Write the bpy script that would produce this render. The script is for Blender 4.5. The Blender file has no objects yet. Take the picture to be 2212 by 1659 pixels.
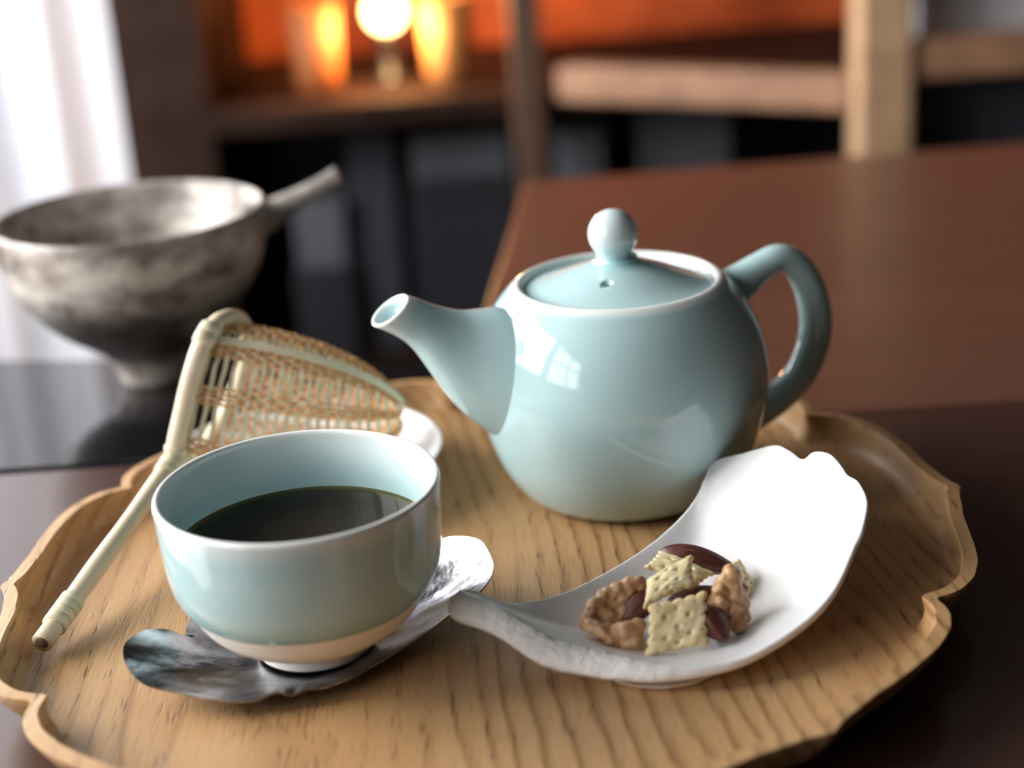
import bpy, bmesh, math, random
from mathutils import Vector, Matrix, noise
sin, cos, pi, sqrt = math.sin, math.cos, math.pi, math.sqrt
R = math.radians
CM = 0.01
S = bpy.context.scene
col = S.collection

# ------------------------------------------------------------------ camera
cam_d = bpy.data.cameras.new('camera')
cam = bpy.data.objects.new('camera', cam_d); col.objects.link(cam)
pitch, roll = R(20.2), R(4.0)
fw = Vector((0, cos(pitch), -sin(pitch)))
up0 = Vector((0, sin(pitch), cos(pitch)))
rt = Vector((cos(roll), 0, 0)) - up0 * sin(roll)
up = Vector((sin(roll), 0, 0)) + up0 * cos(roll)
m = Matrix((rt, up, -fw)).transposed().to_4x4()
m.translation = (0, 0, 0.2651)
cam.matrix_world = m
cam_d.sensor_width = 36.0
cam_d.lens = 36.0 * 3500 / 2212
cam_d.clip_start = 0.01
cam_d.dof.use_dof = True
cam_d.dof.focus_distance = 0.535
cam_d.dof.aperture_fstop = 4.8
S.camera = cam

# ------------------------------------------------------------------ light
w = bpy.data.worlds.new('world'); S.world = w; w.use_nodes = True
w.node_tree.nodes['Background'].inputs[0].default_value = (0.80, 0.88, 1.0, 1)
w.node_tree.nodes['Background'].inputs[1].default_value = 0.5

def area(name, loc, direction, sx, sy, power, color):
    l = bpy.data.lights.new(name, 'AREA'); l.shape = 'RECTANGLE'; l.size = sx; l.size_y = sy
    l.energy = power; l.color = color
    o = bpy.data.objects.new(name, l); col.objects.link(o)
    o.location = loc
    o.rotation_euler = Vector(direction).to_track_quat('-Z', 'Y').to_euler()
    return o
area('window_daylight', (-1.16, 0.73, 0.61), (1, 0, 0), 1.16, 0.78, 60, (1.0, 0.985, 0.965))
area('rear_window_daylight', (-1.16, 1.95, 0.50), (1, 0, 0), 0.90, 1.20, 50, (0.97, 0.98, 1.0))
area('front_window_daylight', (-1.16, -0.44, 0.60), (1, 0, 0), 0.96, 0.80, 14, (1.0, 0.99, 0.98))

S.view_settings.view_transform = 'Standard'
S.view_settings.look = 'None'
S.view_settings.exposure = 0.0
S.view_settings.gamma = 1.0
S.view_settings.use_curve_mapping = False
S.cycles.use_denoising = True
S.cycles.max_bounces = 10
S.cycles.diffuse_bounces = 5
S.cycles.glossy_bounces = 5
S.cycles.caustics_reflective = False
S.cycles.caustics_refractive = False
S.cycles.sample_clamp_indirect = 6.0

# ------------------------------------------------------------------ helpers
def tag(o, label=None, cat=None, group=None, kind=None):
    if label: o['label'] = label
    if cat: o['category'] = cat
    if group: o['group'] = group
    if kind: o['kind'] = kind
    return o

def thing(name, loc, label, cat, group=None):
    o = bpy.data.objects.new(name, None); col.objects.link(o)
    o.empty_display_size = 0.01
    o.location = Vector(loc) * CM
    return tag(o, label, cat, group)

def origin(o):
    v = Vector((0, 0, 0))
    while o is not None:
        v += o.location; o = o.parent
    return v

def mesh(name, verts, faces, mat, parent=None, smooth=True, attr=None, loc=None, auto=None):
    """verts in world centimetres; the object's origin sits at loc or at its parent"""
    base = Vector(loc) * CM if loc is not None else (origin(parent) if parent else Vector((0, 0, 0)))
    me = bpy.data.meshes.new(name)
    me.from_pydata([tuple(Vector(v) * CM - base) for v in verts], [], faces)
    if smooth:
        me.polygons.foreach_set('use_smooth', [True] * len(me.polygons))
    if attr is not None:
        a = me.attributes.new('tone', 'FLOAT', 'POINT'); a.data.foreach_set('value', attr)
    me.materials.append(mat)
    bm = bmesh.new(); bm.from_mesh(me)
    bmesh.ops.recalc_face_normals(bm, faces=bm.faces)
    bm.to_mesh(me); bm.free()
    if auto:
        me.set_sharp_from_angle(angle=R(auto))
    me.update()
    o = bpy.data.objects.new(name, me); col.objects.link(o)
    if parent is not None:
        o.parent = parent
        o.location = base - origin(parent)
    else:
        o.location = base
    return o

def rings(L, closed=True, cap0=False, cap1=False, v0=0, loop=False):
    """L: list of rings of equal vertex count"""
    n = len(L[0]); V = [p for r in L for p in r]; F = []
    m_ = len(L)
    for i in range(m_ if loop else m_ - 1):
        a0 = i * n; b0 = ((i + 1) % m_) * n
        for j in range(n if closed else n - 1):
            k = (j + 1) % n
            F.append((v0 + a0 + j, v0 + a0 + k, v0 + b0 + k, v0 + b0 + j))
    if cap0:
        c = len(V); V.append(tuple(sum((Vector(p) for p in L[0]), Vector()) / n))
        F += [(v0 + c, v0 + (j + 1) % n, v0 + j) for j in range(n)]
    if cap1:
        c = len(V); V.append(tuple(sum((Vector(p) for p in L[-1]), Vector()) / n)); s = (m_ - 1) * n
        F += [(v0 + c, v0 + s + j, v0 + s + (j + 1) % n) for j in range(n)]
    return V, F

def spline(pts, k):
    """Catmull-Rom through pts (tuples of floats), k steps per span"""
    P = [tuple(p) for p in pts]; out = []
    for i in range(len(P) - 1):
        p0 = P[max(i - 1, 0)]; p1 = P[i]; p2 = P[i + 1]; p3 = P[min(i + 2, len(P) - 1)]
        for s in range(k):
            t = s / k
            out.append(tuple(0.5 * ((2 * b) + (c - a) * t + (2 * a - 5 * b + 4 * c - d) * t * t + (3 * b - a - 3 * c + d) * t ** 3)
                             for a, b, c, d in zip(p0, p1, p2, p3)))
    out.append(P[-1])
    return out

def spline_closed(pts, k):
    P = [tuple(p) for p in pts]; n = len(P); out = []
    for i in range(n):
        p0, p1, p2, p3 = P[i - 1], P[i], P[(i + 1) % n], P[(i + 2) % n]
        for s in range(k):
            t = s / k
            out.append(tuple(0.5 * ((2 * b) + (c - a) * t + (2 * a - 5 * b + 4 * c - d) * t * t + (3 * b - a - 3 * c + d) * t ** 3)
                             for a, b, c, d in zip(p0, p1, p2, p3)))
    return out

def lathe(prof, c, n=96):
    L = []
    for r, z in prof:
        r = max(r, 0.002)
        L.append([(c[0] + r * cos(2 * pi * i / n), c[1] + r * sin(2 * pi * i / n), z) for i in range(n)])
    return rings(L)

def tube(path, rad, n=16, cap=True, up=Vector((0, 0, 1)), ecc=1.0, closed=False):
    """round bar along path; rad number or list"""
    P = [Vector(p) for p in path]; L = []
    N = len(P)
    for i, p in enumerate(P):
        if closed:
            t = (P[(i + 1) % N] - P[i - 1]).normalized()
        else:
            t = (P[min(i + 1, N - 1)] - P[max(i - 1, 0)]).normalized()
        u = up - t * up.dot(t)
        if u.length < 1e-4: u = Vector((1, 0, 0)) - t * t.x
        u.normalize(); v = t.cross(u)
        r = rad[i] if isinstance(rad, (list, tuple)) else rad
        L.append([tuple(p + u * (r * cos(2 * pi * j / n)) + v * (r * ecc * sin(2 * pi * j / n))) for j in range(n)])
    return rings(L, cap0=cap and not closed, cap1=cap and not closed, loop=closed)

def box(x0, x1, y0, y1, z0, z1):
    V = [(x, y, z) for z in (z0, z1) for y in (y0, y1) for x in (x0, x1)]
    F = [(0, 2, 3, 1), (4, 5, 7, 6), (0, 1, 5, 4), (2, 6, 7, 3), (0, 4, 6, 2), (1, 3, 7, 5)]
    return V, F

def bevel(o, w_cm, seg=2):
    b = o.modifiers.new('bevel', 'BEVEL'); b.width = w_cm * CM; b.segments = seg; b.limit_method = 'ANGLE'
    return o

def nz(x, y, z, s=1.0):
    return noise.noise(Vector((x * s, y * s, z * s)))

# ------------------------------------------------------------------ materials
def new_mat(name):
    mt = bpy.data.materials.new(name); mt.use_nodes = True
    nt = mt.node_tree; b = nt.nodes['Principled BSDF']
    return mt, nt, b
def N(nt, typ, **kw):
    n = nt.nodes.new(typ)
    for k, v in kw.items(): setattr(n, k, v)
    return n
def lk(nt, a, b): nt.links.new(a, b)
def ramp(nt, fac, stops):
    r = N(nt, 'ShaderNodeValToRGB'); e = r.color_ramp.elements
    while len(e) < len(stops): e.new(0.5)
    for x, (p, c) in zip(e, stops):
        x.position = p; x.color = (*c, 1) if len(c) == 3 else c
    lk(nt, fac, r.inputs[0]); return r.outputs[0]
def mix(nt, f, a, b, mode='MIX'):
    n = N(nt, 'ShaderNodeMix', data_type='RGBA', blend_type=mode)
    for i, v in ((0, f), (6, a), (7, b)):
        if hasattr(v, 'is_linked'): lk(nt, v, n.inputs[i])
        elif isinstance(v, (int, float)): n.inputs[i].default_value = v
        else: n.inputs[i].default_value = (*v, 1)
    return n.outputs[2]
def tex_noise(nt, vec, scale, detail=3, rough=0.5, dist=0.0):
    n = N(nt, 'ShaderNodeTexNoise'); n.inputs['Scale'].default_value = scale
    n.inputs['Detail'].default_value = detail; n.inputs['Roughness'].default_value = rough
    n.inputs['Distortion'].default_value = dist
    if vec is not None: lk(nt, vec, n.inputs['Vector'])
    return n.outputs['Fac']
def obj_coord(nt, scale=(1, 1, 1), rot=(0, 0, 0), loc=(0, 0, 0)):
    t = N(nt, 'ShaderNodeTexCoord'); mp = N(nt, 'ShaderNodeMapping')
    mp.inputs['Scale'].default_value = scale; mp.inputs['Rotation'].default_value = rot; mp.inputs['Location'].default_value = loc
    lk(nt, t.outputs['Object'], mp.inputs['Vector']); return mp.outputs[0]
def bump(nt, b, h, strength, dist=0.001):
    n = N(nt, 'ShaderNodeBump'); n.inputs['Strength'].default_value = strength; n.inputs['Distance'].default_value = dist
    lk(nt, h, n.inputs['Height']); lk(nt, n.outputs[0], b.inputs['Normal'])
def math_n(nt, op, a, b=None, c=None):
    n = N(nt, 'ShaderNodeMath', operation=op)
    for i, v in enumerate((a, b, c)):
        if v is None: continue
        if hasattr(v, 'is_linked'): lk(nt, v, n.inputs[i])
        else: n.inputs[i].default_value = v
    return n.outputs[0]

def plain(name, c, rough=0.5, metal=0.0, spec=0.5, var=0.0, vscale=60, bmp=0.0):
    mt, nt, b = new_mat(name)
    b.inputs['Base Color'].default_value = (*c, 1); b.inputs['Roughness'].default_value = rough
    b.inputs['Metallic'].default_value = metal; b.inputs['Specular IOR Level'].default_value = spec
    if var or bmp:
        f = tex_noise(nt, obj_coord(nt), vscale, 4)
        if var:
            lk(nt, ramp(nt, f, [(0.3, tuple(x * (1 - var) for x in c)), (0.7, tuple(min(1, x * (1 + var)) for x in c))]), b.inputs['Base Color'])
        if bmp: bump(nt, b, f, bmp)
    return mt

# celadon glaze: pale where the glaze runs thin (attribute 'tone' = 1)
def celadon():
    mt, nt, b = new_mat('celadon_glaze')
    a = N(nt, 'ShaderNodeAttribute', attribute_name='tone')
    n = tex_noise(nt, obj_coord(nt), 30, 2)
    base = ramp(nt, n, [(0.3, (0.425, 0.605, 0.632)), (0.7, (0.45, 0.628, 0.650))])
    pool = math_n(nt, 'MAXIMUM', math_n(nt, 'MULTIPLY', a.outputs['Fac'], -1.0), 0.0)
    thin = math_n(nt, 'MAXIMUM', a.outputs['Fac'], 0.0)
    lk(nt, mix(nt, thin, mix(nt, pool, base, (0.22, 0.47, 0.48)), (0.80, 0.83, 0.82)), b.inputs['Base Color'])
    b.inputs['Roughness'].default_value = 0.09
    b.inputs['IOR'].default_value = 1.5
    b.inputs['Coat Weight'].default_value = 0.3; b.inputs['Coat Roughness'].default_value = 0.04
    return mt
M = {}
M['celadon'] = celadon()
M['bisque'] = plain('unglazed_white_porcelain', (0.86, 0.84, 0.82), 0.45)
M['white'] = plain('white_porcelain', (0.86, 0.86, 0.87), 0.25)

def dish_mat():
    mt, nt, b = new_mat('matt_white_porcelain')
    co = obj_coord(nt)
    n = tex_noise(nt, co, 300, 3)
    lk(nt, ramp(nt, n, [(0.3, (0.86, 0.86, 0.87)), (0.7, (0.90, 0.90, 0.91))]), b.inputs['Base Color'])
    b.inputs['Roughness'].default_value = 0.42
    a = N(nt, 'ShaderNodeAttribute', attribute_name='tone')
    n2 = tex_noise(nt, co, 260, 5, 0.65)
    h = math_n(nt, 'MULTIPLY', n2, a.outputs['Fac'])
    bump(nt, b, h, 0.9, 0.0016)
    return mt
M['dish'] = dish_mat()

def tray_mat():
    mt, nt, b = new_mat('zelkova_wood')
    co = obj_coord(nt, rot=(0, 0, R(-9)))
    sep = N(nt, 'ShaderNodeSeparateXYZ'); lk(nt, co, sep.inputs[0])
    # growth rings round a pith line lying below the board
    wob = tex_noise(nt, obj_coord(nt, (7, 2.2, 7), (0, 0, R(-9))), 1.0, 2)
    wob2 = tex_noise(nt, obj_coord(nt, (60, 14, 60), (0, 0, R(-9))), 1.0, 2)
    dx = math_n(nt, 'ADD', sep.outputs[0], 0.075)
    dz = math_n(nt, 'ADD', sep.outputs[2], 0.05)
    rr = math_n(nt, 'SQRT', math_n(nt, 'ADD', math_n(nt, 'MULTIPLY', dx, dx), math_n(nt, 'MULTIPLY', dz, dz)))
    u = math_n(nt, 'ADD', rr, math_n(nt, 'MULTIPLY', wob, 0.055))
    u = math_n(nt, 'ADD', u, math_n(nt, 'MULTIPLY', wob2, 0.007))
    fr = math_n(nt, 'FRACT', math_n(nt, 'MULTIPLY', u, 150.0))
    ringa = ramp(nt, fr, [(0.0, (1, 1, 1)), (0.10, (0.55,) * 3), (0.35, (0.12,) * 3), (0.8, (0.05,) * 3), (0.97, (0.75,) * 3), (1.0, (1, 1, 1))])
    pat = ramp(nt, tex_noise(nt, obj_coord(nt, (34, 6, 34), (0, 0, R(-9))), 1.0, 2), [(0.36, (0.12,) * 3), (0.62, (1, 1, 1))])
    ring = math_n(nt, 'MULTIPLY', ringa, pat)
    broad = tex_noise(nt, obj_coord(nt, (16, 2.5, 16), (0, 0, R(-9))), 1.0, 4)
    c0 = ramp(nt, broad, [(0.25, (0.41, 0.225, 0.098)), (0.5, (0.53, 0.315, 0.148)), (0.75, (0.62, 0.395, 0.20))])
    c1 = mix(nt, math_n(nt, 'MULTIPLY', ring, 0.92), c0, (0.21, 0.105, 0.042))
    # fine streaks and pores along the grain
    st = tex_noise(nt, obj_coord(nt, (700, 26, 260), (0, 0, R(-9))), 1.0, 3, 0.6)
    c2 = mix(nt, math_n(nt, 'MULTIPLY', st, 0.34), c1, (0.30, 0.165, 0.07))
    po = tex_noise(nt, obj_coord(nt, (900, 80, 500), (0, 0, R(-9))), 1.0, 1, 0.5)
    pm = ramp(nt, po, [(0.58, (0, 0, 0)), (0.64, (1, 1, 1))])
    pm2 = math_n(nt, 'MULTIPLY', pm, math_n(nt, 'ADD', math_n(nt, 'MULTIPLY', ringa, 1.0), 0.10))
    c3 = mix(nt, math_n(nt, 'MULTIPLY', pm2, 0.8), c2, (0.17, 0.08, 0.03))
    lk(nt, c3, b.inputs['Base Color'])
    b.inputs['Roughness'].default_value = 0.42
    b.inputs['Specular IOR Level'].default_value = 0.35
    h = math_n(nt, 'SUBTRACT', math_n(nt, 'MULTIPLY', st, 0.25), pm2)
    bump(nt, b, h, 0.35, 0.0006)
    return mt
M['tray'] = tray_mat()

def table_mat(name, c, rough, ang, spec=0.5, coat=0.0):
    mt, nt, b = new_mat(name)
    co = obj_coord(nt, (6, 120, 40), (0, 0, R(ang)))
    n = tex_noise(nt, co, 1.0, 5, 0.6)
    n2 = tex_noise(nt, obj_coord(nt, (3, 9, 9), (0, 0, R(ang))), 1.0, 3)
    a = ramp(nt, n, [(0.3, tuple(x * 0.72 for x in c)), (0.7, tuple(x * 1.2 for x in c))])
    lk(nt, mix(nt, n2, a, tuple(x * 0.8 for x in c)), b.inputs['Base Color'])
    b.inputs['Roughness'].default_value = rough
    b.inputs['Specular IOR Level'].default_value = spec
    b.inputs['Coat Weight'].default_value = coat; b.inputs['Coat Roughness'].default_value = 0.16
    bump(nt, b, n, 0.08, 0.0005)
    return mt
M['table_near'] = table_mat('shaded_table_wood', (0.066, 0.030, 0.022), 0.30, 0, 0.6, 0.6)  # same wood as the far table; its shade is put into this darker tone
M['table_far'] = table_mat('lit_table_wood', (0.150, 0.062, 0.038), 0.34, 90, 0.6, 0.15)  # lit copy of the near table's wood, the stronger light painted in as colour
M['black_gloss'] = plain('black_gloss_lacquer', (0.006, 0.006, 0.008), 0.06, spec=0.9)
M['black_frame'] = plain('black_painted_metal', (0.012, 0.012, 0.014), 0.4)

def bamboo(name, c, cvar, rough=0.4, scale=(30, 30, 30)):
    mt, nt, b = new_mat(name)
    n = tex_noise(nt, obj_coord(nt, scale), 8.0, 4)
    oi = N(nt, 'ShaderNodeObjectInfo')
    a = ramp(nt, n, [(0.3, c), (0.7, cvar)])
    dk = tuple(x * 0.72 for x in c)
    lk(nt, mix(nt, math_n(nt, 'MULTIPLY', oi.outputs['Random'], 0.6), a, dk), b.inputs['Base Color'])
    b.inputs['Roughness'].default_value = rough
    bump(nt, b, n, 0.15, 0.0004)
    return mt
M['bamboo_pale'] = bamboo('pale_bamboo', (0.74, 0.60, 0.42), (0.82, 0.70, 0.52))
M['bamboo_skin'] = bamboo('green_bamboo_skin', (0.66, 0.60, 0.40), (0.76, 0.69, 0.50), 0.32)
M['bamboo_tan'] = bamboo('tan_split_bamboo', (0.62, 0.30, 0.11), (0.76, 0.44, 0.20), 0.4, (90, 90, 90))
M['bamboo_core'] = plain('dark_bamboo_pith', (0.16, 0.09, 0.07), 0.8, var=0.6, vscale=300)

def pewter():
    mt, nt, b = new_mat('hammered_tin')
    co = obj_coord(nt, (1, 1, 1))
    n = tex_noise(nt, obj_coord(nt, (40, 95, 60), (0, 0, R(25))), 1.0, 5, 0.6, 0.6)
    lk(nt, ramp(nt, n, [(0.32, (0.12, 0.12, 0.13)), (0.5, (0.28, 0.28, 0.30)), (0.68, (0.50, 0.50, 0.53))]), b.inputs['Base Color'])
    b.inputs['Metallic'].default_value = 1.0
    lk(nt, ramp(nt, n, [(0.3, (0.16,) * 3), (0.7, (0.34,) * 3)]), b.inputs['Roughness'])
    n2 = tex_noise(nt, co, 90, 3, 0.5)
    bump(nt, b, n2, 0.4, 0.0014)
    return mt
M['tin'] = pewter()

def tea_mat():
    mt, nt, b = new_mat('brewed_tea')
    a = N(nt, 'ShaderNodeAttribute', attribute_name='tone')
    lk(nt, ramp(nt, a.outputs['Fac'], [(0.0, (0.014, 0.0062, 0.0025)), (0.78, (0.015, 0.0075, 0.003)), (0.94, (0.035, 0.030, 0.010)), (1.0, (0.12, 0.12, 0.055))]), b.inputs['Base Color'])
    b.inputs['Roughness'].default_value = 0.03; b.inputs['IOR'].default_value = 1.33
    b.inputs['Specular IOR Level'].default_value = 0.2
    return mt
M['tea'] = tea_mat()

def cracker_mat():
    mt, nt, b = new_mat('baked_cracker')
    co = obj_coord(nt)
    a = N(nt, 'ShaderNodeAttribute', attribute_name='tone')
    n = tex_noise(nt, co, 260, 3)
    base = ramp(nt, n, [(0.3, (0.76, 0.64, 0.35)), (0.65, (0.87, 0.78, 0.51))])
    c = mix(nt, a.outputs['Fac'], base, (0.60, 0.33, 0.10))
    sp = tex_noise(nt, co, 620, 1)
    sm = ramp(nt, sp, [(0.70, (0, 0, 0)), (0.74, (1, 1, 1))])
    lk(nt, mix(nt, math_n(nt, 'MULTIPLY', sm, 0.75), c, (0.14, 0.12, 0.04)), b.inputs['Base Color'])
    b.inputs['Roughness'].default_value = 0.6
    b.inputs['Subsurface Weight'].default_value = 0.15
    b.inputs['Subsurface Radius'].default_value = (0.004, 0.0025, 0.001)
    b.inputs['Subsurface Scale'].default_value = 0.5
    bump(nt, b, tex_noise(nt, co, 700, 4), 0.12, 0.0005)
    return mt
M['cracker'] = cracker_mat()

def almond_mat():
    mt, nt, b = new_mat('almond_skin')
    st = tex_noise(nt, obj_coord(nt, (120, 900, 900)), 1.0, 3)
    lk(nt, ramp(nt, st, [(0.3, (0.06, 0.016, 0.013)), (0.7, (0.17, 0.050, 0.033))]), b.inputs['Base Color'])
    b.inputs['Roughness'].default_value = 0.45
    bump(nt, b, st, 0.5, 0.0006)
    return mt
M['almond'] = almond_mat()
def walnut_mat():
    mt, nt, b = new_mat('walnut_kernel')
    co = obj_coord(nt)
    n = tex_noise(nt, co, 130, 4, 0.6)
    g = N(nt, 'ShaderNodeNewGeometry')
    base = ramp(nt, n, [(0.28, (0.32, 0.15, 0.068)), (0.48, (0.58, 0.33, 0.165)), (0.72, (0.76, 0.53, 0.31))])
    lk(nt, base, b.inputs['Base Color'])
    b.inputs['Roughness'].default_value = 0.4
    bump(nt, b, tex_noise(nt, co, 330, 5, 0.6), 0.5, 0.0008)
    return mt
M['walnut'] = walnut_mat()

def raku():
    mt, nt, b = new_mat('smoked_stoneware')
    sep = N(nt, 'ShaderNodeSeparateXYZ'); co = obj_coord(nt); lk(nt, co, sep.inputs[0])
    n = tex_noise(nt, obj_coord(nt, (38, 38, 60)), 1.0, 5, 0.65)
    a = N(nt, 'ShaderNodeAttribute', attribute_name='tone')
    pale = ramp(nt, n, [(0.36, (0.14, 0.115, 0.10)), (0.5, (0.42, 0.37, 0.335)), (0.64, (0.70, 0.65, 0.60))])
    dark = ramp(nt, n, [(0.35, (0.045, 0.040, 0.038)), (0.7, (0.14, 0.125, 0.115))])
    lk(nt, mix(nt, a.outputs['Fac'], pale, dark), b.inputs['Base Color'])
    b.inputs['Roughness'].default_value = 0.42
    bump(nt, b, n, 0.15, 0.002)
    return mt
M['raku'] = raku()

def cloth():
    mt, nt, b = new_mat('white_curtain_cloth')
    b.inputs['Base Color'].default_value = (0.80, 0.80, 0.83, 1); b.inputs['Roughness'].default_value = 0.9
    t = N(nt, 'ShaderNodeBsdfTranslucent'); t.inputs[0].default_value = (0.8, 0.8, 0.85, 1)
    ms = N(nt, 'ShaderNodeMixShader'); ms.inputs[0].default_value = 0.5
    lk(nt, b.outputs[0], ms.inputs[1]); lk(nt, t.outputs[0], ms.inputs[2])
    lk(nt, ms.outputs[0], nt.nodes['Material Output'].inputs[0])
    return mt
M['cloth'] = cloth()
M['wall'] = plain('dark_plaster', (0.06, 0.050, 0.044), 0.9, var=0.15, vscale=8)
M['wall_dark'] = plain('dark_wood_panelling', (0.018, 0.011, 0.009), 0.5, var=0.3, vscale=12)
M['ceiling'] = plain('cream_ceiling', (0.13, 0.125, 0.115), 0.9, var=0.05, vscale=5)
M['floor'] = table_mat('dark_floorboard', (0.020, 0.014, 0.013), 0.35, 0)
M['shelf_dark'] = plain('dark_brown_shelf_wood', (0.034, 0.016, 0.011), 0.6, spec=0.12, var=0.3, vscale=20)
M['post_brown'] = plain('brown_post_wood', (0.10, 0.054, 0.034), 0.5, var=0.2, vscale=25)
M['red_panel'] = plain('orange_red_lacquer', (0.62, 0.12, 0.035), 0.35, var=0.25, vscale=14)
M['tan_wood'] = plain('tan_wood', (0.52, 0.33, 0.19), 0.5, var=0.15, vscale=30)
M['rail_wood'] = plain('warm_brown_rail_wood', (0.36, 0.19, 0.11), 0.45, var=0.25, vscale=20)
M['grey_box'] = plain('grey_card', (0.10, 0.105, 0.115), 0.6, var=0.08, vscale=20)
M['blue_grey'] = plain('blue_grey_card', (0.055, 0.062, 0.08), 0.6, var=0.1, vscale=20)
M['pale_grey'] = plain('pale_grey_card', (0.15, 0.165, 0.19), 0.6, var=0.08, vscale=20)
M['charcoal'] = plain('charcoal_plastic', (0.030, 0.032, 0.042), 0.5, var=0.1, vscale=20)
M['white_card'] = plain('white_card', (0.62, 0.62, 0.64), 0.6, var=0.05, vscale=20)
M['window_paint'] = plain('white_window_paint', (0.7, 0.7, 0.68), 0.5)
def glow(name, c, s):
    mt, nt, b = new_mat(name)
    b.inputs['Base Color'].default_value = (*c, 1)
    b.inputs['Emission Color'].default_value = (*c, 1); b.inputs['Emission Strength'].default_value = s
    return mt
M['bulb'] = glow('lamp_glow', (1.0, 0.66, 0.26), 14.0)

# ------------------------------------------------------------------ room shell (centimetres, table top z = 0)
def struct(name, VF, mat, parent=None):
    o = mesh(name, VF[0], VF[1], mat, parent, smooth=False)
    if parent is None: o['kind'] = 'structure'
    return o
struct('floor', box(-112, 330, -160, 330, -76, -71), M['floor'])
struct('ceiling', box(-112, 330, -160, 330, 175, 180), M['ceiling'])
struct('wall_back', box(-112, 330, 320, 326, -71, 175), M['wall_dark'])
struct('wall_right', box(324, 330, -160, 320, -71, 175), M['wall'])
struct('wall_front', box(-112, 324, -160, -154, -71, 175), M['wall'])
# left wall with two window openings
def join(*L):
    V, F = [], []
    for v, f in L:
        k = len(V); V += v; F += [tuple(i + k for i in q) for q in f]
    return V, F
struct('wall_left', join(box(-112, -106, -154, -94, -71, 175), box(-112, -106, 6, 14, -71, 175), box(-112, -106, 132, 150, -71, 175), box(-112, -106, 240, 320, -71, 175),
                         box(-112, -106, 14, 132, -71, 22), box(-112, -106, 14, 132, 100, 175),
                         box(-112, -106, -94, 6, -71, 18), box(-112, -106, -94, 6, 102, 175),
                         box(-112, -106, 150, 240, -71, -10), box(-112, -106, 150, 240, 110, 175)), M['wall'])
def window(name, y0, y1, z0, z1, ys, zs):
    win = bpy.data.objects.new(name, None); col.objects.link(win); win['kind'] = 'structure'
    win.location = (-1.09, (y0 + y1) / 200, z0 * CM)
    wf = join(box(-111, -105, y0, y0 + 4, z0, z1), box(-111, -105, y1 - 4, y1, z0, z1),
              box(-111, -105, y0, y1, z1 - 4, z1), box(-113, -101, y0, y1, z0 - 2, z0 + 1.5))
    mesh('window_frame', wf[0], wf[1], M['window_paint'], win, smooth=False)
    for y in ys:
        v, f = box(-110, -106.5, y - 1.4, y + 1.4, z0 + 1.5, z1 - 4); mesh('mullion', v, f, M['window_paint'], win, smooth=False)
    for z in zs:
        v, f = box(-110, -106.5, y0 + 4, y1 - 4, z - 1.3, z + 1.3); mesh('transom_bar', v, f, M['window_paint'], win, smooth=False)
window('window_1', 14, 132, 22, 100, (53, 93), (58,))
window('window_3', -94, 6, 18, 102, (-44,), (62,))
window('window_2', 150, 240, -10, 110, (195,), (50,))

# ------------------------------------------------------------------ tables
def slab_poly(pts, z0, z1):
    n = len(pts)
    V = [(x, y, z0) for x, y in pts] + [(x, y, z1) for x, y in pts]
    F = [tuple(range(n))[::-1], tuple(range(n, 2 * n))] + [(i, (i + 1) % n, n + (i + 1) % n, n + i) for i in range(n)]
    return V, F
t = thing('wooden_table', (10, 30, -71), 'shade-darkened brown table with satin top carrying the wooden tray', 'table')
bevel(mesh('tabletop', *slab_poly([(-75, -25), (80, -25), (80, 65.3), (-75, 65.3)], -3.2, 0), M['table_near'], t, smooth=False), 0.18, 3)
for x, y in ((-68, -18), (73, -18), (73, 58), (-68, 58)):
    v, f = box(x - 3, x + 3, y - 3, y + 3, -71, -3.2); mesh('leg', v, f, M['table_near'], t, smooth=False)
t = thing('wooden_table', (45, 90, -71), 'reddish brown table pushed against the far edge of the tray table', 'table')
bevel(mesh('tabletop', *slab_poly([(-3.3, 65.5), (95, 65.5), (95, 117), (1.95, 113.7)], -3.2, 0), M['table_far'], t, smooth=False), 0.2, 3)
for x, y in ((4, 71), (88, 71), (88, 108), (6, 106)):
    v, f = box(x - 3, x + 3, y - 3, y + 3, -71, -3.2); mesh('leg', v, f, M['table_far'], t, smooth=False)
t = thing('lacquer_table', (-45, 80, -71), 'glossy black table under the stoneware pan beside the white curtain', 'table')
bevel(mesh('tabletop', *slab_poly([(-98, 65.8), (-3.9, 65.8), (-3.3, 76.5), (-98, 96)], -3.0, -0.05), M['black_gloss'], t, smooth=False), 0.15, 2)
for x, y in ((-92, 70), (-8, 69), (-12, 74), (-92, 90)):
    v, f = box(x - 2, x + 2, y - 2, y + 2, -71, -3.0); mesh('leg', v, f, M['black_frame'], t, smooth=False)

# ------------------------------------------------------------------ background: curtain, shelf unit, bench
NX, NZ = 120, 12
V = []; F = []
for j in range(NZ + 1):
    z = -60 + 232 * j / NZ
    for i in range(NX + 1):
        s = i / NX
        x = -58 + 23.5 * s; y = 131 + 19 * s
        fo = 2.4 * sin(s * 2 * pi * 3.4 + 0.5) + 1.0 * sin(s * 2 * pi * 8 + 1.0)
        fo *= 0.75 + 0.25 * sin(z * 0.02 + s * 5)
        V.append((x + fo * 0.63, y - fo * 0.77, z))
for j in range(NZ):
    for i in range(NX):
        a = j * (NX + 1) + i
        F.append((a, a + 1, a + NX + 2, a + NX + 1))
o = mesh('curtain', V, F, M['cloth'], smooth=True, loc=(-60, 129, -60))
tag(o, 'white cloth curtain hanging in soft folds behind the stoneware pan', 'curtain')

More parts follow.
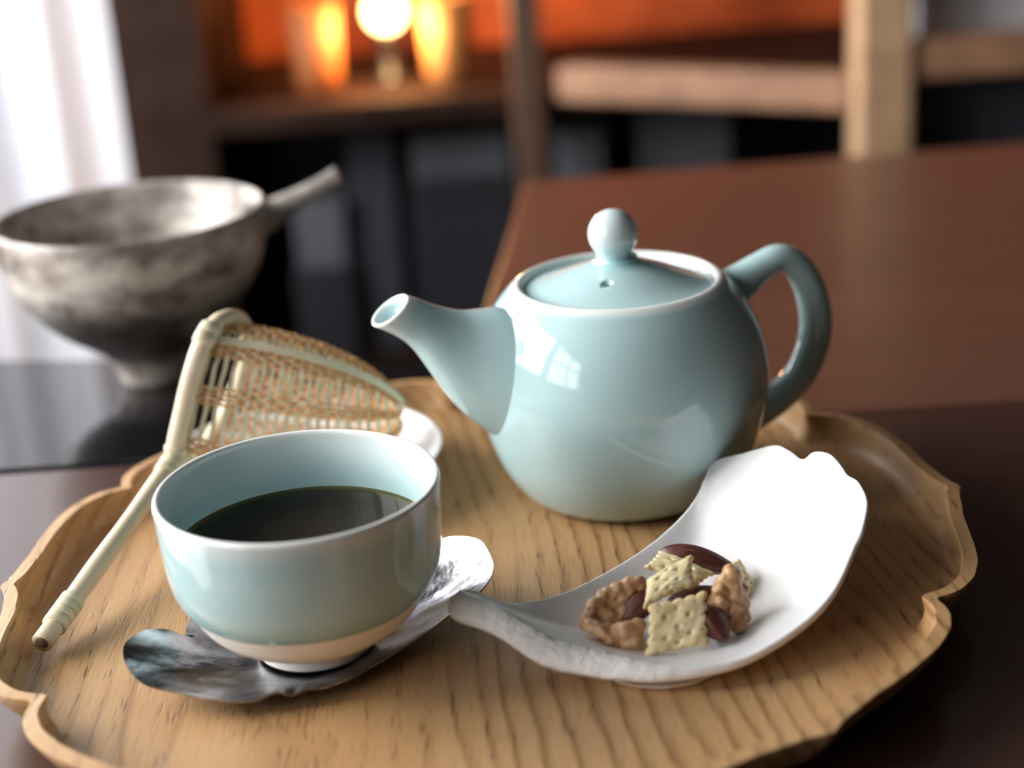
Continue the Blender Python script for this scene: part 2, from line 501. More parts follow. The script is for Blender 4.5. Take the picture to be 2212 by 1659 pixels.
def add(name, VF, mat, parent, bw=0.0, smooth=False):
    o = mesh(name, VF[0], VF[1], mat, parent, smooth=smooth)
    if bw: bevel(o, bw)
    return o
u = thing('shelf_unit', (0, 205, -71), 'low dark wood shelf unit with an orange red upper back panel', 'shelf')
add('side_panel', box(-49, -33.0, 190, 226, -71, 40), M['shelf_dark'], u, 0.3)
add('side_panel', box(96, 100, 190, 226, -71, 40), M['shelf_dark'], u, 0.3)
add('shelf_board', box(-32.8, 95.8, 188, 226, -9.5, -6.6), M['shelf_dark'], u, 0.3)
add('shelf_board', box(-32.8, 95.8, 190, 226, -44, -41), M['shelf_dark'], u, 0.3)
add('top_board', box(-32.8, 95.8, 190, 226, 37, 40), M['shelf_dark'], u, 0.3)
add('back_panel', box(-32.8, 95.8, 224, 226, -6.4, 36.8), M['red_panel'], u)
add('lower_back_panel', box(-32.8, 95.8, 224, 226, -40.8, -9.7), M['charcoal'], u)
add('post', box(2.4, 6.0, 184.5, 187.8, -71, 40), M['post_brown'], u, 0.4)

lamp = thing('glass_lamp', (-12.2, 200, -6.55), 'glowing round glass lamp on the upper shelf before the orange panel', 'lamp')
v, f = lathe([(0, -6.55), (2.6, -6.55), (2.6, -5.8), (1.0, -5.2), (0.9, -1.2), (1.4, -0.6), (0, -0.5)], (-12.2, 200), 24)
mesh('lamp_base', v, f, M['black_frame'], lamp)
prof = [(2.3 * sin(R(a)), 2.0 - 2.3 * cos(R(a))) for a in range(10, 181, 10)]
v, f = lathe(prof, (-12.2, 200), 32); mesh('globe', v, f, M['bulb'], lamp)
lg = bpy.data.lights.new('lamp_light', 'POINT'); lg.energy = 4.5; lg.color = (1.0, 0.60, 0.24); lg.shadow_soft_size = 0.03
lo = bpy.data.objects.new('lamp_light', lg); col.objects.link(lo); lo.parent = lamp
lo.location = Vector((0, -6.0, 10.5)) * CM
# tall amber cups beside the lamp, standing for blurred amber patches
for x, c in ((-20.6, 'a tall amber cup left of the glowing lamp'), (-4.9, 'a tall amber cup right of the glowing lamp')):
    o = thing('amber_cup', (x, 196, -6.55), c[2:], 'cup')
    v, f = lathe([(0, -6.55), (2.0, -6.55), (2.7, -5), (3.0, 3.8), (2.8, 3.8), (2.5, -5), (0, -5.9)], (x, 196), 28)
    mesh('cup_body', v, f, plain('amber_glass_%d' % (x > -10), (0.50, 0.15, 0.04) if x < -10 else (0.66, 0.28, 0.08), 0.6), o)

# lower storage
def carton(name, x0, x1, y0, y1, z0, z1, mat, label, lid=True, cat='box'):
    o = thing(name, ((x0 + x1) / 2, (y0 + y1) / 2, z0), label, cat)
    add('body', box(x0, x1, y0, y1, z0, z1 - (1.2 if lid else 0)), mat, o, 0.3)
    if lid: add('lid', box(x0 - .25, x1 + .25, y0 - .25, y1 + .25, z1 - 1.2, z1), mat, o, 0.2)
    return o
carton('storage_box', 17.8, 29.4, 200, 218, -40.9, -11.0, M['grey_box'], 'tall grey storage box on the lower shelf right of the brown post')
carton('storage_box', 7.4, 13.2, 197, 212, -40.9, -13.6, M['pale_grey'], 'narrow pale grey box close beside the brown post on lower shelf')
carton('storage_crate', -11.2, 2.0, 199, 216, -40.9, -19.0, M['charcoal'], 'charcoal crate carrying a flat pale grey box left of the brown post', lid=False, cat='crate')
carton('flat_box', -10.5, 1.8, 199.4, 215, -18.95, -13.6, M['pale_grey'], 'flat pale grey box lying on a charcoal crate left of the brown post')
carton('binder', -18.6, -12.8, 199, 216, -40.9, -10.4, M['blue_grey'], 'upright blue grey file left of the charcoal crate on the lower shelf', lid=False, cat='file')
carton('storage_crate', -26.4, -19.0, 196, 214, -40.9, -28.6, M['charcoal'], 'charcoal crate at the left end of the lower shelf under the lamp', lid=False, cat='crate')
carton('storage_box', -25.6, -19.4, 196.4, 212, -28.55, -20.0, M['pale_grey'], 'small pale grey box standing on the leftmost charcoal crate')
carton('storage_box', 46, 66, 200, 218, -40.9, -16, M['charcoal'], 'dark charcoal box on the lower shelf beyond the tan bench post')

bn = thing('wooden_bench', (40, 166, -71), 'tan wooden bench frame with a square post standing behind the reddish table', 'bench')
add('post', box(36.4, 41.8, 160, 165.4, -71, 32), M['tan_wood'], bn, 0.5)
add('post', box(92, 97, 160, 165.4, -71, 32), M['tan_wood'], bn, 0.5)
v, f = slab_poly([(7.2, 180.5), (36.2, 163.2), (36.2, 167.2), (9.0, 184.2)], -6.8, -3.0)
add('rail', (v, f), M['rail_wood'], bn, 0.4)
add('rail', box(42.0, 91.8, 161.0, 164.6, -3.6, 0.4), M['rail_wood'], bn, 0.4)
carton('document_case', 44, 78, 168, 186, -71, 4.6, M['white_card'], 'pale grey case standing behind the bench rail right of the tan post', lid=True, cat='case')
add('lower_band', box(43.4, 78.6, 167.3, 186.4, -71, -2.0), M['charcoal'], bpy.data.objects['document_case'])

# ------------------------------------------------------------------ tray
TC = (-1.5, 51.5); TROT = 4.5
fold = [(0, 17.06), (1.2, 16.88), (3, 16.74), (8, 16.60), (14, 16.72), (20, 16.84), (24, 16.80), (27, 16.56), (28.7, 16.25), (29.6, 15.98), (30, 15.86)]
sclk = [(0, 1.018), (20, 1.035), (45, 1.035), (70, 1.015), (100, 1.002), (140, 0.968), (165, 0.972), (182, 0.972), (205, 1.02), (222, 1.022), (250, 1.0), (290, 0.988), (325, 0.988), (345, 1.0), (360, 1.018)]
def lin(T, x):
    for (a, p), (b, q) in zip(T, T[1:]):
        if a <= x <= b:
            tt = (x - a) / (b - a); return p + (q - p) * tt
    return T[-1][1]
def sm(T, x):
    for (a, p), (b, q) in zip(T, T[1:]):
        if a <= x <= b:
            tt = (x - a) / (b - a); tt = tt * tt * (3 - 2 * tt); return p + (q - p) * tt
    return T[-1][1]
NA = 960
rad = []
for i in range(NA):
    a = 360.0 * i / NA
    b = abs((a + 30) % 60 - 30)
    rad.append(lin(fold, b) * sm(sclk, a))
def smooth_cyc(L, k):
    n = len(L); out = L[:]
    for _ in range(2):
        acc = sum(out[-k:] + out[:k + 1]); new = []
        for i in range(n):
            new.append(acc / (2 * k + 1)); acc += out[(i + k + 1) % n] - out[(i - k) % n]
        out = new
    return out
rad = smooth_cyc(rad, 1)
R1 = smooth_cyc(rad, 3); R2 = smooth_cyc(rad, 9); R3 = smooth_cyc(rad, 30)
prof = [(15.8, 0.0, R3), (2.3, 0.0, R3), (1.7, 0.06, R2), (1.2, 0.32, R2), (0.75, 0.75, R1), (0.35, 1.25, R1), (0.10, 1.68, rad), (0.0, 1.95, rad), (0.02, 2.0, rad),
        (0.46, 2.03, rad), (0.50, 1.93, rad), (0.55, 1.55, R1), (0.62, 1.22, R1), (0.76, 0.98, R1), (1.0, 0.855, R2), (1.35, 0.81, R2), (2.2, 0.80, R3), (3.2, 0.80, R3), (8.0, 0.80, R3), (14.0, 0.80, R3)]
L = []
for d, z, rr in prof:
    ring = []
    for i in range(NA):
        a = R(360.0 * i / NA + TROT)
        r = rr[i] - d if d < 10 else 16.5 - d
        ring.append((TC[0] + r * cos(a), TC[1] + r * sin(a), z))
    L.append(ring)
V, F = rings(L, cap0=True, cap1=True)
o = mesh('wooden_tray', V, F, M['tray'], smooth=True, loc=(TC[0], TC[1], 0), auto=38)
tag(o, 'carved light wood tray with a six petal scalloped rim on the dark table', 'tray')

# ------------------------------------------------------------------ teapot
TX, TY = 4.19, 57.75
pot = thing('teapot', (TX, TY, 0.8), 'pale celadon blue teapot with lid and loop handle on the wooden tray', 'teapot')
outer = [(0.5, 0.92), (3.1, 0.92), (3.25, 0.815), (3.5, 0.815), (3.75, 0.93), (4.22, 1.32), (4.85, 2.35), (5.30, 3.75), (5.50, 5.05), (5.45, 6.2), (5.18, 7.3), (4.72, 8.2), (4.22, 8.82), (3.92, 9.08)]
po = spline(outer, 6)
po += [(3.82, 9.14), (3.72, 9.15), (3.64, 9.10), (3.60, 9.0), (3.58, 8.78), (3.38, 8.68), (3.1, 8.66), (3.05, 8.4), (4.2, 7.6), (4.95, 6.0), (4.9, 4.5), (4.2, 2.4), (3.2, 1.4), (0.5, 1.25)]
V, F = lathe(po, (TX, TY), 160)
tone = []
for r, z in po:
    k = 0.0
    if z > 8.75 and r > 3.4: k = min(1.0, max(0, z - 8.88) / 0.22)
    if z > 8.6 and r < 3.66: k = 0.85
    tone += [k] * 160
mesh('body', V, F, M['celadon'], pot, attr=tone)

SA = R(16)
sd = Vector((-cos(SA), -sin(SA), 0)); sn = Vector((sin(SA), -cos(SA), 0))   # spout direction / sideways
def pp(s, zz, wd=0.0, d=sd):
    return Vector((TX, TY, 0)) + d * s + sn * wd + Vector((0, 0, zz))
# spout sections: upper point, lower point, half width
sec = [((4.05, 8.55), (4.2, 2.9), 2.75), ((4.7, 8.70), (4.75, 3.35), 2.35), ((5.25, 8.74), (5.35, 3.95), 2.0), ((5.9, 8.80), (6.05, 4.62), 1.62),
       ((6.5, 8.98), (6.75, 5.52), 1.33), ((7.05, 9.22), (7.42, 6.68), 1.12), ((7.45, 9.44), (8.02, 7.72), 0.98), ((7.75, 9.60), (8.62, 8.32), 0.92), ((7.97, 9.70), (9.38, 8.80), 0.90)]
flat = [(a[0], a[1], b[0], b[1], c) for a, b, c in sec]
fs = spline(flat, 5)
n = 48; L = []; tone = []
for k, (s1, z1, s2, z2, hw) in enumerate(fs):
    c = ((s1 + s2) / 2, (z1 + z2) / 2); h = ((s1 - s2) / 2, (z1 - z2) / 2)
    L.append([tuple(pp(c[0] + h[0] * cos(2 * pi * j / n), c[1] + h[1] * cos(2 * pi * j / n), hw * sin(2 * pi * j / n))) for j in range(n)])
    e = k / (len(fs) - 1)
    tone += [max(0.0, (e - 0.86) / 0.14) * 0.9] * n
s1, z1, s2, z2, hw = fs[-1]
ax = Vector((s1 - s2, z1 - z2)); perp = Vector((-ax.y, ax.x)).normalized()
if perp.x < 0: perp = -perp
for sc, off, tn in ((0.96, 0.05, 1), (0.90, 0.06, 1), (0.83, 0.03, 1), (0.77, -0.08, 0.5), (0.72, -0.25, 0.1), (0.60, -0.45, 0)):
    c = ((s1 + s2) / 2 + perp.x * off, (z1 + z2) / 2 + perp.y * off); h = ((s1 - s2) / 2 * sc, (z1 - z2) / 2 * sc)
    L.append([tuple(pp(c[0] + h[0] * cos(2 * pi * j / n), c[1] + h[1] * cos(2 * pi * j / n), hw * sc * sin(2 * pi * j / n))) for j in range(n)])
    tone += [tn] * n
V, F = rings(L, cap1=True); tone.append(0)
mesh('spout', V, F, M['celadon'], pot, attr=tone)

hd = -sd
hc = [(4.55, 8.00, 0.86, 0.84), (5.05, 8.28, 0.74, 0.76), (5.75, 8.70, 0.58, 0.66), (6.55, 8.97, 0.53, 0.62), (7.25, 8.62, 0.56, 0.62), (7.80, 7.75, 0.60, 0.64), (8.08, 6.75, 0.63, 0.66), (8.13, 5.85, 0.64, 0.67), (7.92, 4.95, 0.62, 0.67), (7.42, 4.05, 0.60, 0.66), (6.65, 3.38, 0.62, 0.68), (5.75, 2.95, 0.68, 0.74), (4.9, 2.7, 0.78, 0.82)]
hs = spline(hc, 6); L = []
n = 28
for k, (s, z, a, b) in enumerate(hs):
    q0 = hs[max(k - 1, 0)]; q1 = hs[min(k + 1, len(hs) - 1)]
    t2 = Vector((q1[0] - q0[0], q1[1] - q0[1])).normalized(); pr = Vector((-t2.y, t2.x))
    L.append([tuple(pp(s + pr.x * a * cos(2 * pi * j / n), z + pr.y * a * cos(2 * pi * j / n), b * sin(2 * pi * j / n), hd)) for j in range(n)])
V, F = rings(L, cap0=True, cap1=True)
mesh('handle', V, F, M['celadon'], pot, attr=[0.0] * len(V))

lidp = [(3.30, 8.72), (3.46, 8.74), (3.50, 8.82), (3.46, 8.90), (3.2, 8.97), (2.6, 9.17), (1.9, 9.44), (1.3, 9.65), (0.95, 9.78), (0.80, 9.90), (0.74, 10.02)]
lp = spline(lidp, 4) + [(0.6, 9.95), (0.6, 8.9), (3.0, 8.72)]
V, F = lathe(lp, (TX, TY), 128)
lid = mesh('lid', V + [], F + [tuple(range(128)), tuple(range((len(lp) - 1) * 128, len(lp) * 128))[::-1]], M['celadon'], pot, attr=[max(-0.5, -(1.25 - r) / 0.8) if r < 1.25 else 0.0 for r, z in lp for _ in range(128)])
# vent hole bored through the lid near its front
vh = mesh('vent_cutter', *rings([[(3.66 + .20 * cos(i * pi / 12) * (1 + .5 * max(0, zz - 9.3)), 56.05 + .20 * sin(i * pi / 12) * (1 + .5 * max(0, zz - 9.3)), zz) for i in range(24)] for zz in (9.0, 9.3, 9.9)], cap0=True, cap1=True), M['celadon'], None, attr=[0.0] * 74)
bo = lid.modifiers.new('vent', 'BOOLEAN'); bo.operation = 'DIFFERENCE'; bo.object = vh; bo.solver = 'EXACT'
dg = bpy.context.evaluated_depsgraph_get()
me2 = bpy.data.meshes.new_from_object(lid.evaluated_get(dg))
lid.modifiers.clear(); lid.data = me2
bpy.data.objects.remove(vh)
kp = [(0.70, 9.90), (0.66, 10.02)] + [(0.93 * sin(R(a)), 10.87 - 0.93 * cos(R(a))) for a in range(46, 181, 6)]
V, F = lathe(kp, (TX - 0.10, TY), 64)
tone = []
for r, z in kp: tone += [min(0.45, max(-0.5, (z - 10.15) / 0.5 * 0.5))] * 64
mesh('lid_knob', V, F, M['celadon'], pot, attr=tone)

# ------------------------------------------------------------------ cup, tea, saucer
CX, CY = -6.83, 45.97
cup = thing('tea_cup', (CX, CY, 1.2), 'celadon blue handleless cup of dark tea on the tin saucer', 'cup')
prof = [(0.3, 1.46), (1.50, 1.46), (1.55, 1.26), (1.82, 1.26), (1.87, 1.36), (1.86, 1.66), (2.05, 1.78), (2.7, 2.06), (3.35, 2.58), (3.74, 3.2), (3.79, 3.32)]
g0 = spline(prof, 4)
V, F = lathe(g0, (CX, CY), 128)
mesh('bare_foot', V, F, M['bisque'], cup, attr=None)['label'] = 'unglazed cream white foot and underside'
gl = [(3.77, 3.305), (3.815, 3.32), (3.93, 3.46), (4.07, 3.68), (4.19, 4.0), (4.27, 4.4), (4.32, 4.8), (4.38, 5.8), (4.41, 6.55), (4.42, 6.75), (4.37, 6.86), (4.30, 6.88), (4.22, 6.83), (4.19, 6.65), (4.14, 5.8), (4.05, 4.6), (3.92, 4.0), (3.6, 3.45), (3.0, 2.9), (2.0, 2.4), (0.3, 2.2)]
gs = spline(gl, 5)
V, F = lathe(gs, (CX, CY), 160)
tone = []
for k, (r, z) in enumerate(gs):
    q = 0.0
    if z > 6.0: q = min(1, ((z - 6.0) / 0.85) ** 1.6)
    if k > 62 and z > 5.2: q = max(q, 0.45 * (z - 5.2))
    if k < 62 and z < 4.2: q = -0.7 * (4.2 - z) / 0.9
    tone += [min(q, 1)] * 160
mesh('glazed_bowl', V, F, M['celadon'], cup, attr=tone)
TZ = 4.88
L = []; tone = []
for e in (0.02, 0.5, 0.8, 0.88, 0.92, 0.96, 0.985, 1.0):
    L.append([(CX + 4.075 * e * cos(2 * pi * i / 128), CY + 4.075 * e * sin(2 * pi * i / 128), TZ + (0.05 if e == 1 else (0.018 if e > .98 else 0))) for i in range(128)])
    tone += [e] * 128
V, F = rings(L, cap0=True); tone.append(0)
o = mesh('tea', V, F, M['tea'], loc=(CX, CY, TZ), attr=tone)
tag(o, 'dark brown tea with an olive edge filling the celadon cup', 'tea')

sau = [(-12.55, 44.3, 2.15), (-12.62, 45.2, 2.2), (-12.2, 45.85, 2.2), (-11.45, 46.05, 2.05), (-11.05, 46.15, 1.75), (-10.95, 46.7, 1.95), (-10.6, 48.2, 2.0), (-9.6, 49.6, 2.0), (-8.4, 50.2, 1.9), (-7.6, 50.1, 1.75), (-6.6, 50.6, 1.95), (-5.2, 51.0, 2.1), (-4.0, 50.7, 2.3), (-3.3, 50.15, 2.45), (-2.5, 50.0, 2.75), (-1.55, 49.15, 3.0),
       (-1.22, 48.55, 2.95), (-1.02, 47.6, 2.7), (-1.4, 46.8, 2.35), (-2.45, 46.1, 1.9), (-3.5, 45.35, 1.55), (-4.5, 44.45, 1.42), (-5.5, 43.5, 1.38), (-6.3, 43.05, 1.35), (-6.8, 42.78, 1.5), (-7.3, 42.78, 1.32), (-7.75, 42.72, 1.5), (-8.4, 42.5, 1.35), (-9.4, 42.6, 1.4), (-10.5, 42.85, 1.55), (-11.4, 43.2, 1.65), (-12.1, 43.6, 1.85)]
sr = spline_closed(sau, 6)
SC = Vector((-6.8, 46.4, 1.14))
ssm = [Vector(v) for v in zip(*[smooth_cyc([p[i] for p in sr], 9) for i in range(3)])]
L = []
ts = [0.02, 0.25, 0.42, 0.55, 0.66, 0.76, 0.85, 0.92, 0.97, 1.0]
for side in (0, 1):
    for t_ in (ts if side == 0 else ts[::-1]):
        ring = []
        for k, p in enumerate(sr):
            p = ssm[k].lerp(Vector(p), max(0, (t_ - 0.78) / 0.22) ** 1.5)
            q = SC.lerp(p, t_); hh = p.z - SC.z
            ee = max(0, (t_ - 0.45) / 0.55)
            q.z = SC.z + hh * ee ** 1.8
            dd = min(1, max(0, (t_ - .5) * 4))
            q.z += dd * 0.05 * nz(q.x, q.y, 3.1, 0.9)
            q.z = max(q.z, 1.02 + .02 * t_)
            if side: q.z -= 0.13 if t_ < 1 else 0.07
            q.z = max(q.z, 0.885 + (0.0 if side else .11))
            ring.append(tuple(q))
        L.append(ring)
V, F = rings(L, cap0=True, cap1=True)
o = mesh('leaf_saucer', V, F, M['tin'], loc=(SC.x, SC.y, 0.8), auto=50)
tag(o, 'hammered tin saucer shaped like a curled leaf under the tea cup', 'saucer')

# ------------------------------------------------------------------ white dish
rim = [(-1.95, 45.3, 3.07), (-1.5, 45.5, 2.85), (-0.5, 45.62, 2.35), (0.9, 46.33, 2.1), (2.5, 47.75, 2.0), (4.2, 49.4, 2.1), (5.5, 50.9, 2.35), (6.3, 52.05, 2.65), (6.75, 52.9, 3.05), (7.08, 53.4, 3.35), (8.05, 52.7, 3.9), (8.9, 51.9, 4.45), (9.25, 51.2, 4.55), (9.6, 50.35, 4.52), (10.0, 50.35, 4.75), (10.45, 50.0, 4.8), (10.66, 49.15, 4.68), (10.75, 48.8, 4.55), (11.0, 48.3, 4.5), (11.1, 47.5, 4.2),
       (10.8, 46.65, 3.8), (10.37, 46.05, 3.3), (9.5, 44.75, 2.6), (8.43, 43.75, 2.12), (6.85, 42.75, 1.75), (5.65, 42.35, 1.65), (4.0, 42.35, 1.72), (2.75, 42.75, 1.88), (1.63, 43.2, 2.05), (0.56, 43.62, 2.25), (-0.15, 44.07, 2.58), (-0.65, 44.40, 2.84), (-1.22, 44.77, 3.0), (-1.75, 45.08, 3.07)]
rs = spline_closed(rim, 8)
DC = Vector((4.4, 45.3, 1.26))
nr = len(rs)
# outward normal in plan, lip width larger along the ragged front-left edge
lips = []
for k in range(nr):
    p0 = Vector(rs[k - 2]); p1 = Vector(rs[(k + 2) % nr])
    tg = (p1 - p0); tg.z = 0; tg.normalize()
    nn = Vector((tg.y, -tg.x, 0)) * -1
    if nn.dot(Vector(rs[k]) - DC) < 0: nn = -nn
    phi = math.degrees(math.atan2(rs[k][1] - DC.y, rs[k][0] - DC.x)) % 360
    front = 0.0 if phi < 176 or phi > 292 else min(1.0, (phi - 176) / 4, (295 - phi) / 75)
    lips.append((nn, front))
rsm = [Vector((a, b, c)) for a, b, c in zip(*[smooth_cyc([p[i] for p in rs], 12) for i in range(3)])]
def dish_in(k, t_):
    e_ = max(0, (t_ - 0.72) / 0.28) ** 2
    p = rsm[k].lerp(Vector(rs[k]), e_)
    q = DC.lerp(p, t_); q.z = DC.z + (p.z - DC.z) * max(0, (t_ - 0.12) / 0.88) ** 2.1
    return q
L = []; tone = []
for t_ in (0.02, 0.2, 0.35, 0.48, 0.6, 0.7, 0.78, 0.85, 0.91, 0.96, 1.0):
    L.append([tuple(dish_in(k, t_)) for k in range(nr)]); tone += [0.0] * nr
nsm = [Vector(v).normalized() for v in zip(*[smooth_cyc([l_[0][i] for l_ in lips], 7) for i in range(3)])]
lips = [(nsm[k], lips[k][1]) for k in range(nr)]
fsm = smooth_cyc([f_ for _, f_ in lips], 5)
def outer_ring(ow, of, dw, df, amp):
    """ow/of: outward step for the thin edge / for the ragged front edge; dw/df: drop"""
    ring = []
    for k, p in enumerate(rs):
        nn = lips[k][0]; fr = fsm[k]
        q = Vector(p) + nn * (ow + of * fr)
        q.z -= dw + df * fr
        a_ = amp * (0.015 + 0.085 * fr)
        q += Vector((nz(q.x, q.y, q.z, 3.6), nz(q.y, q.z, q.x, 3.6), nz(q.z, q.x, q.y, 3.6))) * a_
        ring.append(tuple(q))
        tone.append(fr if amp else 0.0)
    return ring
L.append(outer_ring(0.04, 0.06, -0.015, 0.0, 0.9)); L.append(outer_ring(0.10, 0.20, 0.02, 0.12, 1.0)); L.append(outer_ring(0.13, 0.36, 0.08, 0.26, 1.0))
L.append(outer_ring(0.13, 0.48, 0.16, 0.42, 0.6)); L.append(outer_ring(0.10, 0.44, 0.24, 0.54, 0.2))
for t_ in (0.93, 0.86, 0.78, 0.68, 0.56, 0.42, 0.25, 0.05):
    ring = []
    for k, p in enumerate(rs):
        q = dish_in(k, t_)
        th = 0.24 + 0.26 * fsm[k] * t_ ** 3
        q += lips[k][0] * (0.10 + 0.32 * fsm[k]) * max(0, (t_ - .5) * 2)
        q.z = max(q.z - th, 1.0)
        ring.append(tuple(q)); tone.append(0.3 * fsm[k])
    L.append(ring)
V, F = rings(L, cap0=True, cap1=True); tone += [0, 0]
dish = thing('white_dish', (4.0, 44.5, 0.8), 'matt white curled porcelain dish with a ragged front edge holding nuts and crackers', 'dish')
mesh('dish_body', V, F, M['dish'], dish, attr=tone)
V, F = lathe([(1.5, 1.1), (1.55, 0.86), (1.7, 0.815), (2.0, 0.815), (2.12, 0.87), (2.35, 1.12)], (4.0, 44.45), 72)
V = [(x + 0.05 * nz(x, y, z, 1.1), y + 0.05 * nz(y, x, z, 1.3), z) for x, y, z in V]
mesh('foot_ring', V, F, M['dish'], dish, attr=[0.0] * len(V))

# ------------------------------------------------------------------ crackers, almonds, walnuts
def cracker(name, quad, puff, label, seed, bow=0.0):
    """quad: TL, TR, BR, BL corners in cm"""
    A, B, C, D = [Vector(q) for q in quad]
    nrm = ((B - A).cross(D - A)).normalized()
    if nrm.dot(Vector((0, -0.8, 0.6))) < 0: nrm = -nrm
    n = 40; rnd = random.Random(seed)
    top = []; bot = []; tone = []
    lobes = 5
    holes = [(0.3, 0.33), (0.68, 0.36), (0.5, 0.55), (0.32, 0.72), (0.7, 0.7), (0.48, 0.2), (0.52, 0.84)]
    for j in range(n + 1):
        for i in range(n + 1):
            u_, v_ = i / n, j / n
            # scalloped outline: pull the borders in and out
            eu = 2 * u_ - 1; ev = 2 * v_ - 1
            du = 0.045 * (abs(sin(v_ * pi * lobes)) ** 0.7 - 0.6) - 0.05 * (1 - abs(ev) ** 3)
            dv = 0.045 * (abs(sin(u_ * pi * lobes)) ** 0.7 - 0.6) - 0.05 * (1 - abs(eu) ** 3)
            uu = u_ + eu * abs(eu) ** 3 * du; vv = v_ + ev * abs(ev) ** 3 * dv
            p = A * (1 - uu) * (1 - vv) + B * uu * (1 - vv) + C * uu * vv + D * (1 - uu) * vv
            edge = max(abs(eu), abs(ev))
            prof_ = (1 - edge ** 8) ** 0.5
            bm_ = 0.5 + 0.9 * nz(u_ * 3.4 + seed * 5, v_ * 3.4, seed * 3.0)
            h = 0.06 * puff * prof_ + 0.07 * puff * bm_ * prof_ + 0.014 * nz(u_ * 8 + seed, v_ * 8, seed)
            for hx, hy in holes:
                d2 = (u_ - hx) ** 2 + (v_ - hy) ** 2
                h -= 0.10 * puff * math.exp(-d2 / 0.0016)
            bend = bow * (1 - eu * eu) + bow * 0.5 * (1 - ev * ev)
            top.append(p + nrm * (h + bend + 0.03)); bot.append(p + nrm * (-0.05 * prof_ + bend - 0.02))
            tone.append(min(1, max(0, (edge - 0.72) / 0.28) ** 2 * (0.35 + 0.5 * max(0, nz(u_ * 3 + seed, v_ * 3, 5)) + (0.25 if abs(eu) > .8 and abs(ev) > .8 else 0))))
    W_ = n + 1; V = top + bot; F = []
    o_ = W_ * W_
    for j in range(n):
        for i in range(n):
            a = j * W_ + i
            F.append((a, a + 1, a + W_ + 1, a + W_)); F.append((o_ + a, o_ + a + W_, o_ + a + W_ + 1, o_ + a + 1))
    bd = [i for i in range(W_)] + [j * W_ + n for j in range(1, W_)] + [n * W_ + i for i in range(n - 1, -1, -1)] + [j * W_ for j in range(n - 1, 0, -1)]
    for k in range(len(bd)):
        a, b = bd[k], bd[(k + 1) % len(bd)]
        F.append((a, o_ + a, o_ + b, b))
    c = (A + B + C + D) / 4
    o = mesh(name, V, F, M['cracker'], smooth=True, attr=tone + tone, loc=tuple(c))
    return tag(o, label, 'cracker', 'small square crackers in the white dish')
cracker('cracker', [(3.67, 43.9, 2.93), (5.52, 44.2, 3.12), (5.44, 43.2, 1.74), (3.40, 43.0, 1.58)], 1.0, 'square scalloped cracker propped upright at the front of the pile', 1, 0.02)
cracker('cracker', [(3.78, 45.4, 2.88), (5.34, 46.0, 3.42), (5.25, 44.9, 2.87), (3.52, 44.2, 2.55)], 1.0, 'yellowish cracker leaning on the pile above the front square cracker', 2, 0.10)
cracker('cracker', [(4.36, 47.1, 3.10), (6.03, 46.2, 2.58), (5.29, 45.6, 2.35), (3.76, 46.4, 2.9)], 0.9, 'curled cracker crossing behind the leaning yellowish cracker, topmost at the left', 3, 0.08)
cracker('cracker', [(6.39, 46.9, 2.5), (6.96, 47.6, 2.36), (7.56, 47.0, 1.40), (6.86, 46.2, 1.58)], 0.9, 'pale cracker at the back right of the pile behind a walnut', 4, 0.04)

def almond(a, b, rw, rt_, label, roll_=0.0, seed=0):
    A = Vector(a); B = Vector(b); c = (A + B) / 2; d = (B - A); ln = d.length; d.normalize()
    s = d.cross(Vector((0, 0, 1))).normalized(); t_ = s.cross(d)
    s, t_ = s * cos(roll_) + t_ * sin(roll_), t_ * cos(roll_) - s * sin(roll_)
    L = []; n = 32; m_ = 22
    for i in range(m_):
        e = (i + 0.15) / (m_ - 0.7)
        e = min(max(e, 0.004), 0.996)
        w_ = (sin(pi * e ** 0.80)) ** 0.78
        ring = []
        for j in range(n):
            ph = 2 * pi * j / n
            rr = 1 + 0.035 * sin(ph * 9 + seed) + 0.03 * sin(ph * 14 + 2 * seed + e * 2)
            ring.append(tuple(Vector(((e - 0.5) * ln, rw * w_ * rr * cos(ph), rt_ * w_ * rr * sin(ph))) * CM))
        L.append(ring)
    V, F = rings(L, cap0=True, cap1=True)
    me = bpy.data.meshes.new('almond'); me.from_pydata(V, [], F)
    me.polygons.foreach_set('use_smooth', [True] * len(me.polygons)); me.materials.append(M['almond'])
    o = bpy.data.objects.new('almond', me); col.objects.link(o)
    mw = Matrix((d, s, t_)).transposed().to_4x4(); mw.translation = c * CM
    o.matrix_world = mw
    return tag(o, label, 'almond', 'whole almonds in the white dish')
almond((4.45, 47.75, 2.80), (7.0, 47.25, 2.12), 0.52, 0.44, 'reddish almond lying along the back of the pile behind the crackers', 0.3, 1)
almond((4.0, 45.45, 2.45), (2.72, 44.95, 1.72), 0.46, 0.38, 'dark almond tucked between the left walnut and the front cracker', 0.2, 2)
almond((5.35, 44.6, 2.35), (5.95, 43.3, 1.78), 0.60, 0.44, 'brown almond at the lower right of the pile beside the front cracker', 0.5, 3)
almond((4.2, 44.72, 2.15), (6.0, 45.5, 2.50), 0.46, 0.40, 'dark almond half hidden between the two front crackers', 0.0, 4)

